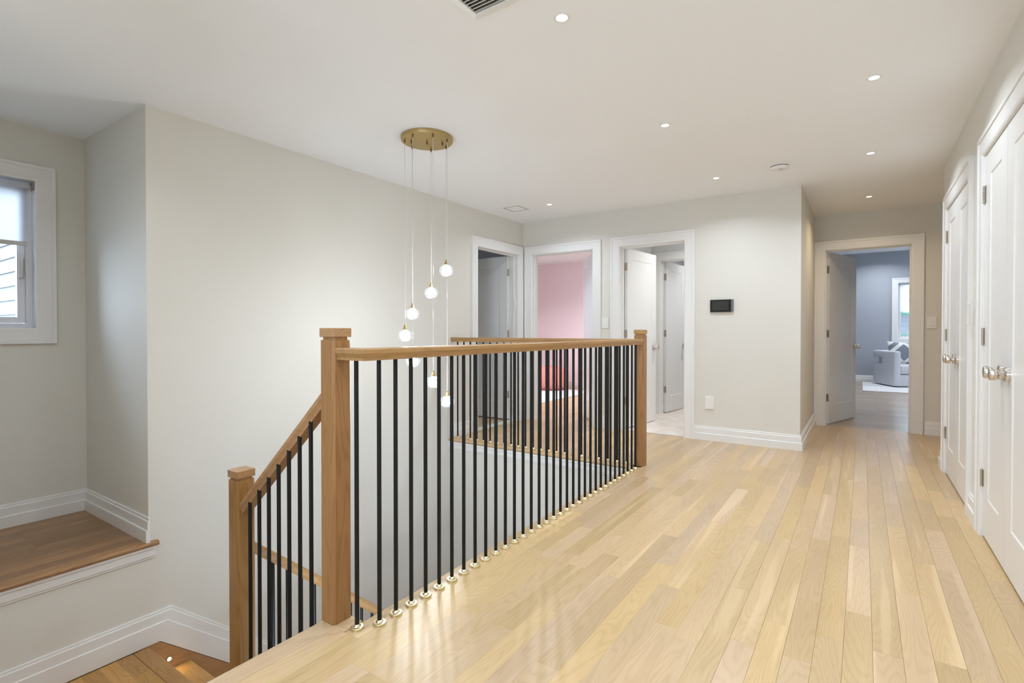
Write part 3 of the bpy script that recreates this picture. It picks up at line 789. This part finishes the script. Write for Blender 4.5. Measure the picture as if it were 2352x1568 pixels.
# ------------------------------------------------------------------ ceiling fixtures
def downlight(x, y, m, label, z=H, group='recessed ceiling downlights'):
    t = thing('recessed_downlight', label, 'downlight', (x, y, z), group=group)
    place('trim_ring', DTRIM, 'white_plastic', t)
    place('lens', DLENS[m], m, t)
    la = bpy.data.lights.new('downlight_beam', 'AREA'); la.shape = 'DISK'; la.size = 0.042
    la.energy = LAMPS[m][1]; la.color = LAMPS[m][0]; la.spread = SPREAD
    lo = bpy.data.objects.new('downlight_beam', la); COL.objects.link(lo); lo.parent = t; lo.location = (0, 0, -0.0014)
DTRIM = mesh('trim_ring', MB().lathe([(0.022, 0.0), (0.0225, -0.001), (0.027, -0.004), (0.034, -0.004), (0.036, -0.0025), (0.036, 0.0)], 32, closed=False), smooth=0.6)
DLENS = {m: mesh('lens', MB().lathe([(0.0224, 0.0), (0.0224, -0.0010)], 24)) for m in ('lamp_white', 'lamp_hall', 'lamp_room', 'lamp_bath', 'lamp_pink')}
downlight(-1.07, 1.95, 'lamp_white', 'downlight beside the ceiling return grille')
downlight(-1.07, 3.342, 'lamp_white', 'downlight in the middle of the ceiling, between railing and closets')
downlight(-1.065, 4.738, 'lamp_white', 'downlight above the black wall screen')
downlight(0.043, 3.338, 'lamp_white', 'downlight nearest the closet wall, topmost in the picture on that side')
downlight(0.043, 4.733, 'lamp_white', 'downlight above the far closet doors, beyond the smoke detector')
downlight(0.047, 6.243, 'lamp_hall', 'downlight in the hall end before the blue-grey room')
downlight(-2.741, 4.729, 'lamp_white', 'downlight by the small square ceiling vent')
for x, y, q in ((-2.741, 0.56, 'added over the short stair flight, just past the picture top'), (0.043, 1.95, 'added above the near closet doors, past the picture edge'), (-1.07, 0.56, 'added unseen overhead by the top of the stairs'), (0.043, 0.56, 'added unseen overhead near the closet wall'), (-0.5, -0.83, 'added unseen behind the viewpoint')):  # out-of-view lamps added for even brightness, most continuing the visible grid
    downlight(x, y, 'lamp_white', 'downlight ' + q)

gv = thing('ceiling_grille', 'large white return air grille with slats at the picture top', 'vent', (-1.05, 1.53, H))
GTO = lambda u, v, t: (u, v, H - t)
part('frame', MB().trim(GX0 + 0.034, GX1 - 0.034, GY0 + 0.034, GY1 - 0.034, [(0, 0), (0, 0.009), (0.030, 0.006), (0.034, 0.0)], GTO, loop=True), 'white_plastic', gv)
part('duct_back', MB().trim(GX0 + 0.035, GX1 - 0.035, GY0 + 0.035, GY1 - 0.035, [(0.0008, 0), (0.0, 0), (0.0, -0.118), (0.0008, -0.118)], GTO, loop=True).box(GX0 + 0.0, GX1 - 0.0, GY0 + 0.0, GY1 - 0.0, H + 0.121, H + 0.13), 'vent_dark', gv)
SLAT = mesh('slat', MB().prism([(0.0055, 0.010), (0.007, 0.010), (-0.003, -0.006), (-0.006, -0.006)], 'x', GX0 + 0.034 - (GX0+GX1)/2, GX1 - 0.034 - (GX0+GX1)/2))
yy = GY1 - 0.042
while yy > GY0 + 0.04:
    place('slat', SLAT, 'white_plastic', gv, loc=((GX0+GX1)/2, yy, H), world=True); yy -= 0.0187

sv = thing('ceiling_vent', 'small square flush vent in the ceiling corner', 'vent', (-3.14, 4.685, H))
part('frame', MB().trim(-3.235, -3.045, 4.585, 4.785, [(0, 0), (0, 0.003), (0.018, 0.003), (0.020, 0)], GTO, loop=True), 'white_plastic', sv)
part('gap_shade', MB().box(-3.236, -3.044, 4.584, 4.786, H - 0.0012, H - 0.0004), 'gap_dark', sv)  # dark sheet standing in for the shadow round the cover
part('cover', MB().box(-3.224, -3.056, 4.597, 4.773, H - 0.003, H - 0.0013), 'ceiling_paint', sv)

sd = thing('smoke_detector', 'round white smoke detector on the ceiling', 'smoke detector', (-0.562, 4.66, H))
place('base_plate', mesh('base_plate', MB().lathe([(0.066, 0.0), (0.066, -0.010)], 40), smooth=0.5), 'white_plastic', sd)
place('slot_ring', mesh('slot_ring', MB().lathe([(0.060, -0.010), (0.060, -0.016)], 40), smooth=0.5), 'gap_dark', sd)
place('housing', mesh('housing', MB().lathe([(0.066, -0.016), (0.066, -0.021), (0.060, -0.034), (0.050, -0.038)], 40), smooth=0.4), 'white_plastic', sd)
place('test_button', mesh('test_button', MB().lathe([(0.017, -0.038), (0.016, -0.041)], 24, o=(0.012, -0.018, 0)), smooth=0.4), 'shade_bar', sd)

# ------------------------------------------------------------------ wall fittings
ws = thing('wall_screen', 'black glass touch screen mounted on the greige wall', 'wall screen', (-1.155, YB, 1.35))
part('housing', MB().box(-1.263, -1.046, YB - 0.020, YB, 1.289, 1.4115), 'screen_black', ws, bevel=0.002)
part('display', MB().box(-1.243, -1.090, YB - 0.0212, YB - 0.020, 1.306, 1.396), 'screen_glass', ws)
part('side_strip', MB().box(-1.066, -1.0462, YB - 0.0214, YB - 0.016, 1.290, 1.4105), 'panel_grey', ws)
bp = thing('blank_wall_plate', 'plain white wall plate low below the black screen', 'wall plate', (-1.269, YB, 0.38))
part('plate', MB().box(-1.313, -1.225, YB - 0.012, YB, 0.311, 0.445), 'white_plastic', bp, bevel=0.003)
part('cover', MB().box(-1.305, -1.233, YB - 0.0145, YB - 0.012, 0.320, 0.436), 'white_plastic', bp, bevel=0.001)
def switch(x, y, z, label):
    t = thing('light_switch', label, 'light switch', (x, y, z), group='white rocker light switches')
    part('plate', MB().box(x - 0.043, x + 0.043, y - 0.007, y, z - 0.063, z + 0.063), 'white_plastic', t, bevel=0.003)
    part('rocker', MB().prism([(y - 0.006, z - 0.034), (y - 0.0125, z - 0.034), (y - 0.009, z + 0.034), (y - 0.006, z + 0.034)], 'x', x - 0.0165, x + 0.0165), 'white_plastic', t)
switch(-2.402, YB, 1.195, 'white rocker switch between the pink bedroom and bathroom doorways')
switch(0.605, YE, 1.19, 'white rocker switch on the tan wall at the hall end')

# ------------------------------------------------------------------ rooms beyond the doors
def room(prefix, x0, x1, y0, y1, zc, wallm, ceilm, skip, label):
    """plain box room; skip: sides shared with the hall shell"""
    t = 0.06
    if 'x0' not in skip: struct(prefix + '_wall_left', MB().box(x0 - t, x0, y0, y1, 0, zc), wallm, label + ' left-hand wall', 'wall')
    if 'x1' not in skip: struct(prefix + '_wall_right', MB().box(x1, x1 + t, y0, y1, 0, zc), wallm, label + ' right-hand wall', 'wall')
    if 'y0' not in skip: struct(prefix + '_wall_front', MB().box(x0 - t, x1 + t, y0 - t, y0, 0, zc), wallm, label + ' front wall', 'wall')
    if 'y1' not in skip: struct(prefix + '_wall_back', MB().box(x0 - t, x1 + t, y1, y1 + t, 0, zc), wallm, label + ' back wall', 'wall')
    struct(prefix + '_ceiling', MB().box(x0 - t, x1 + t, y0, y1 + t, zc, zc + 0.1), ceilm, label + ' ceiling', 'ceiling')
def added_room_window(name, x, y0, y1, wallname, wallm, ya, yb, zc, label, sg=1):  # unseen window added to brighten the room with daylight
    to = lambda u, z, t: (x + sg * t, u, z)
    struct(wallname, MB().wall(ya, yb, 0, zc, [(y0 - J, y1 + J, 0.9 - J, 2.1 + J)], to, 0.12), wallm, label + ' outer wall with an added window', 'wall')
    w = thing(name, 'added unseen white window lighting the ' + label, 'window', (x, (y0 + y1) / 2, 0.9), kind='structure')
    part('casing', MB().trim(y0, y1, 0.9, 2.1, CASE, to, loop=True), 'trim_paint', w)
    part('jamb', MB().trim(y0, y1, 0.9, 2.1, [(0, 0.002), (J, 0.002), (J, -0.13), (0, -0.13)], to, loop=True), 'trim_paint', w)
    sh = part('sash', MB().trim(y0 + 0.05, y1 - 0.05, 0.95, 2.05, [(0, -0.07), (0.05, -0.07), (0.05, -0.11), (0, -0.11)], to, loop=True), 'trim_paint', w)
    part('meeting_rail', MB().box(x - sg * 0.11, x - sg * 0.07, y0 + 0.05, y1 - 0.05, 1.48, 1.52), 'trim_paint', sh)
    part('pane', MB().box(x - sg * 0.092, x - sg * 0.088, y0 + 0.045, y1 - 0.045, 0.945, 2.055), 'window_glass', sh)
# dim bedroom behind the corner door
room('dim_bedroom', -6.6, XL - WT, 2.2, 5.46, H, 'grey_paint', 'grey_paint', ('x0', 'x1'), 'dim grey bedroom')
added_room_window('added_window_4', -6.6, 2.9, 4.4, 'dim_bedroom_wall_left', 'grey_paint', 2.2, 5.46, H, 'dim grey bedroom')
struct('dim_bedroom_floor', MB().grid([-6.6, XL - WT, XL - 0.001], [2.2, D_LEFT[0] - J + 0.001, D_LEFT[1] + J - 0.001, 5.46], lambda x, y: x < XL - WT or D_LEFT[0] - J < y < D_LEFT[1] + J, lambda u, v, t: (u, v, t), -0.001, -0.05), 'oak_floor', 'oak floor of the dim bedroom', 'floor')
# pink bedroom
room('pink_bedroom', -6.2, -2.40, YB + WT, 8.95, H, 'pink_paint', 'white_paint', ('x0', 'y0'), 'pink bedroom')
added_room_window('added_window_5', -6.2, 6.6, 7.9, 'pink_bedroom_wall_left', 'pink_paint', YB + WT, 8.95, H, 'pink bedroom')
pf = struct('pink_bedroom_floor', MB().box(-6.2, -2.40, YB, 8.95, -0.1, -0.02), 'gap_dark', 'oak strip floor of the pink bedroom', 'floor')
lay(pf, -6.2, -2.40, YB, 8.95, 0.0835, 'oak_floor', lens=(1.1, 1.5, 1.9))
base('baseboard_pink', [(-2.46, 8.95, 0), (-6.1, 8.95, 0)], 'white baseboard along the pink back wall')
for x, y, q in ((-4.9, 6.6, 'over the white rug'), (-3.4, 7.6, 'near the half open door')): downlight(x, y, 'lamp_pink', 'downlight in the pink bedroom ceiling ' + q, group='pink bedroom downlights')
# bathroom and the closet room behind it
XBW = -2.33
room('bathroom', XBW, XH - WT - 0.02, YB + WT, 6.75, H, 'white_paint', 'white_paint', ('y0', 'y1', 'x0'), 'bright white bathroom')
struct('bathroom_wall_left', MB().box(XBW - 0.01, XBW, YB + WT, 8.6, 0, H), 'white_paint', 'white bathroom wall behind its open door', 'wall')
D_IN = (-2.21, -1.60)
TO_I = lambda u, z, t: (u, 6.75 - t, z)
struct('bathroom_wall_back', MB().wall(XBW, XH - WT, 0, H, [(D_IN[0]-J, D_IN[1]+J, 0, DTOP+J)], TO_I, WT), 'white_paint', 'white bathroom wall with an inner doorway', 'wall')
d = doorway('door_7', 'white inner door standing open beyond the bathroom doorway', D_IN, TO_I)
part('door_stop', MB().trim(*D_IN, 0, DTOP, STOP, TO_I), 'trim_paint', d)
door_leaf(d, (D_IN[0] + 0.004, 6.75 + WT + 0.002), 0.60, 1, R(83))
room('inner_bath', XBW, XH - WT, 6.75 + WT, 8.6, H, 'white_paint', 'white_paint', ('y0', 'x0'), 'white inner bathroom')
struct('bathroom_floor', MB().box(XBW, XH - WT, YB + 0.03, 8.6, -0.1, 0.002), 'marble', 'pale veined marble bathroom floor', 'floor')
downlight(-1.45, 6.1, 'lamp_bath', 'downlight in the bathroom ceiling, hidden above its doorway', group='bathroom downlights')
downlight(-1.5, 7.6, 'lamp_bath', 'downlight in the inner bathroom ceiling, out of sight', group='bathroom downlights')
# blue-grey room
ZB = 2.80
room('blue_room', -0.57, 3.2, YE + WT, 13.6, ZB, 'blue_paint', 'white_paint', ('x1', 'y0', 'y1'), 'blue-grey room')
added_room_window('added_window_6', 3.2, 12.0, 13.0, 'blue_room_wall_right', 'blue_paint', YE + WT, 13.6, ZB, 'blue-grey room', -1)
struct('blue_room_wall_front', MB().grid([-0.57, 1.3, 3.2], [0, H, ZB], lambda u, z: not (u < 1.3 and z < H), lambda u, z, t: (u, YE + t, z), 0.02, WT), 'blue_paint', 'blue-grey room wall beside the hall doorway', 'wall')
BW = (0.62, 1.42, 0.945, 2.12)
TO_W = lambda u, z, t: (u, 13.6 - t, z)
struct('blue_room_wall_back', MB().wall(-0.63, 3.26, 0, ZB, [(BW[0] - J, BW[1] + J, BW[2] - J, BW[3] + J)], TO_W, 0.15), 'blue_paint', 'blue-grey back wall with a white window', 'wall')
bf = struct('blue_room_floor', MB().box(-0.57, 3.2, YE + 0.06, 13.6, -0.1, -0.02), 'gap_dark', 'greyish oak strip floor of the blue-grey room', 'floor')
lay(bf, -0.57, 1.9, YE + 0.06, 13.6, 0.0838, 'oak_floor_x', ax=0, lens=(0.9, 1.2, 1.5, 1.9))
base('baseboard_blue', [(3.2, 13.6, 0), (-0.57, 13.6, 0)], 'white baseboard along the blue-grey back wall')
for x, y, q in ((0.306, 12.835, 'seen through its doorway'), (2.2, 12.4, 'over the far side of the rug'), (1.2, 10.3, 'in front of the rug'), (0.1, 9.6, 'just inside its door')):
    downlight(x, y, 'lamp_room', 'downlight in the blue-grey room ceiling, ' + q, z=ZB, group='blue-grey room downlights')
w2 = thing('window_2', 'white window behind the armchair in the blue-grey room', 'window', (1.02, 13.6, 0.9), kind='structure')
part('casing', MB().trim(*BW, [(0, 0), (0, 0.014), (0.010, 0.018), (0.080, 0.018), (0.082, 0.024), (CW, 0.024), (CW, 0)], TO_W, loop=True), 'trim_paint', w2)
part('jamb', MB().trim(*BW, [(0, 0.002), (0.02, 0.002), (0.02, -0.15), (0, -0.15)], TO_W, loop=True), 'trim_paint', w2)
s2 = part('sash', MB().trim(BW[0] + 0.05, BW[1] - 0.05, BW[2] + 0.05, BW[3] - 0.05, [(0, -0.08), (0.05, -0.08), (0.05, -0.12), (0, -0.12)], TO_W, loop=True), 'trim_paint', w2)
part('meeting_rail', MB().box(BW[0] + 0.05, BW[1] - 0.05, 13.68, 13.72, 1.50, 1.54), 'trim_paint', s2)
part('pane', MB().box(BW[0] + 0.05, BW[1] - 0.05, 13.698, 13.702, BW[2] + 0.05, BW[3] - 0.05), 'window_glass', s2)
rs = thing('roller_shade', 'pale roller shade in the window of the blue-grey room', 'roller shade', (1.02, 13.63, 2.06))
part('fabric', MB().box(BW[0] + 0.03, BW[1] - 0.03, 13.628, 13.631, 1.51, BW[3] - 0.03), 'shade_fabric', rs)
part('bottom_bar', MB().box(BW[0] + 0.03, BW[1] - 0.03, 13.622, 13.636, 1.49, 1.512), 'shade_fabric', rs, bevel=0.003)
part('roller', MB().tube((BW[0] + 0.02, 13.645, BW[3] - 0.03), (BW[1] - 0.02, 13.645, BW[3] - 0.03), 0.018, 12), 'shade_fabric', rs, smooth=0.6)
nh = thing('neighbour_house', 'grey sided house seen through the blue-grey room window', 'building', (2.6, 18.2, 0))
part('house_wall', MB().box(0.2, 6.0, 18.0, 18.4, -2.5, 1.9), 'house_grey', nh)
HB = mesh('siding_board', MB().prism([(0.0, 0.0), (-0.02, 0.003), (-0.004, 0.16), (0, 0.16)], 'x', -2.9, 2.9))
for k in range(20): place('siding_board', HB, 'siding_white', nh, loc=(3.1, 18.0, -1.0 + 0.14 * k), world=True)
part('eave', MB().box(0.0, 6.2, 17.6, 18.5, 1.78, 1.92), 'siding_white', nh)
part('corner_board', MB().box(0.1, 0.42, 17.94, 18.0, -2.5, 1.8), 'house_grey', nh)
tr = thing('tree', 'green tree outside the window of the blue-grey room', 'tree', (0.9, 16.2, -2.5))
place('trunk', mesh('trunk', MB().tube((0, 0, 0), (0.1, 0, 3.6), 0.07)), 'house_grey', tr)
lv = MB()
for k in range(420):
    a, b, r = random.uniform(0, 2*PI), random.uniform(-1, 1), random.uniform(0.2, 0.75)
    c = Vector((r * math.cos(a) * 1.1, r * math.sin(a), 4.45 + b * 0.42))
    if k % 6 == 0: c = Vector((random.uniform(-0.25, 0.05), random.uniform(-.2, .2), random.uniform(2.9, 3.5)))
    u = Vector((random.uniform(-1, 1), random.uniform(-1, 1), random.uniform(-1, 1))).normalized() * 0.08
    w = u.orthogonal().normalized() * 0.04
    lv.add([c - u, c + w, c + u, c - w], [(0, 1, 2, 3)])
place('foliage', mesh('foliage', lv), 'foliage_green', tr, kind='stuff')

# ------------------------------------------------------------------ furniture in the rooms beyond
def soft_box(w, d, h, bev, segs=4):
    return mesh('soft', MB().box(-w/2, w/2, -d/2, d/2, 0, h), bevel=bev, segs=segs, smooth=1.2)
AC = Vector((0.74, 12.95, 0.012)); AR = R(24)
ac = thing('armchair', 'light grey upholstered armchair with slotted sides on the pale rug', 'armchair', AC)
ac.rotation_euler = (0, 0, AR)
AW, AD = 0.86, 0.80
place('base', mesh('base', MB().box(-AW/2 + 0.10, AW/2 - 0.10, -AD/2 + 0.02, AD/2 - 0.08, 0.015, 0.24), bevel=0.02, segs=3, smooth=1.2), 'chair_fabric', ac)
place('seat_cushion', soft_box(AW - 0.21, AD - 0.16, 0.19, 0.05), 'chair_fabric', ac, loc=(0, -0.06, 0.245))
for s in (-1, 1):
    us, zs = [-AD/2, 0.06, AD/2], [0.02, 0.44, 0.56, 0.70]
    am = MB().grid(us, zs, lambda u, z: not (u > 0.06 and 0.44 < z < 0.56), lambda u, z, t: (s * (AW/2 - 0.12 + t), u, z), 0.0, 0.12)
    place('arm', mesh('arm', am, bevel=0.025, segs=3, smooth=1.2), 'chair_fabric', ac)
place('backrest', mesh('backrest', MB().box(-AW/2 + 0.10, AW/2 - 0.10, AD/2 - 0.16, AD/2, 0.02, 0.70), bevel=0.03, segs=3, smooth=1.2), 'chair_fabric', ac)
def pillow_mesh(w, h, d, n=12):
    vs, fs = [], []
    for side in (1, -1):
        for i in range(n+1):
            for j in range(n+1):
                u, v = 2*i/n - 1, 2*j/n - 1
                k = 1 - 0.10 * (1 - abs(u)**2) * (abs(v)**3) ; q = 1 - 0.10 * (1 - abs(v)**2) * (abs(u)**3)
                t = d/2 * ((1 - u**4) * (1 - v**4)) ** 0.6
                vs.append((u * w/2 * q, side * t, v * h/2 * k))
    m1 = (n+1)**2
    for i in range(n):
        for j in range(n):
            a = i*(n+1)+j
            fs.append((a, a+1, a+n+2, a+n+1)); fs.append((m1+a, m1+a+n+1, m1+a+n+2, m1+a+1))
    m = MB().add(vs, fs)
    me = mesh('pillow', m, smooth=2.5)
    return me
pw = place('throw_pillow', pillow_mesh(0.52, 0.46, 0.15), 'pillow_print', loc=(0.66, 12.86, 0.665))
pw.rotation_euler = (R(-14), R(4), AR - R(6))
tag(pw, 'grey and white diamond print pillow leaning in the armchair', 'pillow')
rg = place('rug', mesh('rug', MB().box(0.007, 2.4, 11.45, 13.42, 0.001, 0.013), bevel=0.004), 'rug_white')
tag(rg, 'pale rug under the armchair in the blue-grey room', 'rug')
rg = place('rug', mesh('rug', MB().box(-5.9, -4.03, 6.2, 8.55, 0.001, 0.013), bevel=0.004), 'rug_white')
tag(rg, 'white rug under the coral pouf in the pink bedroom', 'rug')
pv = thing('pouf', 'coral red fabric floor pouf on the white rug', 'pouf', (-4.86, 8.42, 0.013))
def pouf_mesh():
    prof = [(0.02, 0.012), (0.20, 0.008), (0.285, 0.02), (0.315, 0.10), (0.322, 0.20), (0.312, 0.30), (0.27, 0.38), (0.18, 0.418), (0.07, 0.425), (0.015, 0.40)]
    n = 48; vs, fs = [], []
    for r, z in prof:
        for k in range(n):
            a = 2*PI*k/n; q = 1 + 0.018 * math.cos(12*a) * min(1, r/0.2)
            vs.append((r*q*math.cos(a), r*q*math.sin(a), z + 0.006*math.cos(12*a) * (1 if z > 0.3 else 0)))
    for j in range(len(prof)-1):
        for k in range(n): fs.append((j*n+k, j*n+(k+1)%n, (j+1)*n+(k+1)%n, (j+1)*n+k))
    fs += [tuple(range(n))[::-1], tuple(range((len(prof)-1)*n, len(prof)*n))]
    return mesh('cover', MB().add(vs, fs), smooth=2.0)
place('cover', pouf_mesh(), 'coral', pv)
place('base_band', mesh('base_band', MB().lathe([(0.285, 0.0), (0.30, 0.004), (0.30, 0.022), (0.285, 0.026)], 40), smooth=0.6), 'coral_dark', pv)
place('handle', mesh('handle', MB().sweep([(-0.012, 0), (0.012, 0), (0.012, 0.006), (-0.012, 0.006)], [(-0.06, 0, 0.425), (-0.02, 0, 0.455), (0.03, 0, 0.455), (0.07, 0, 0.425)])), 'coral', pv)
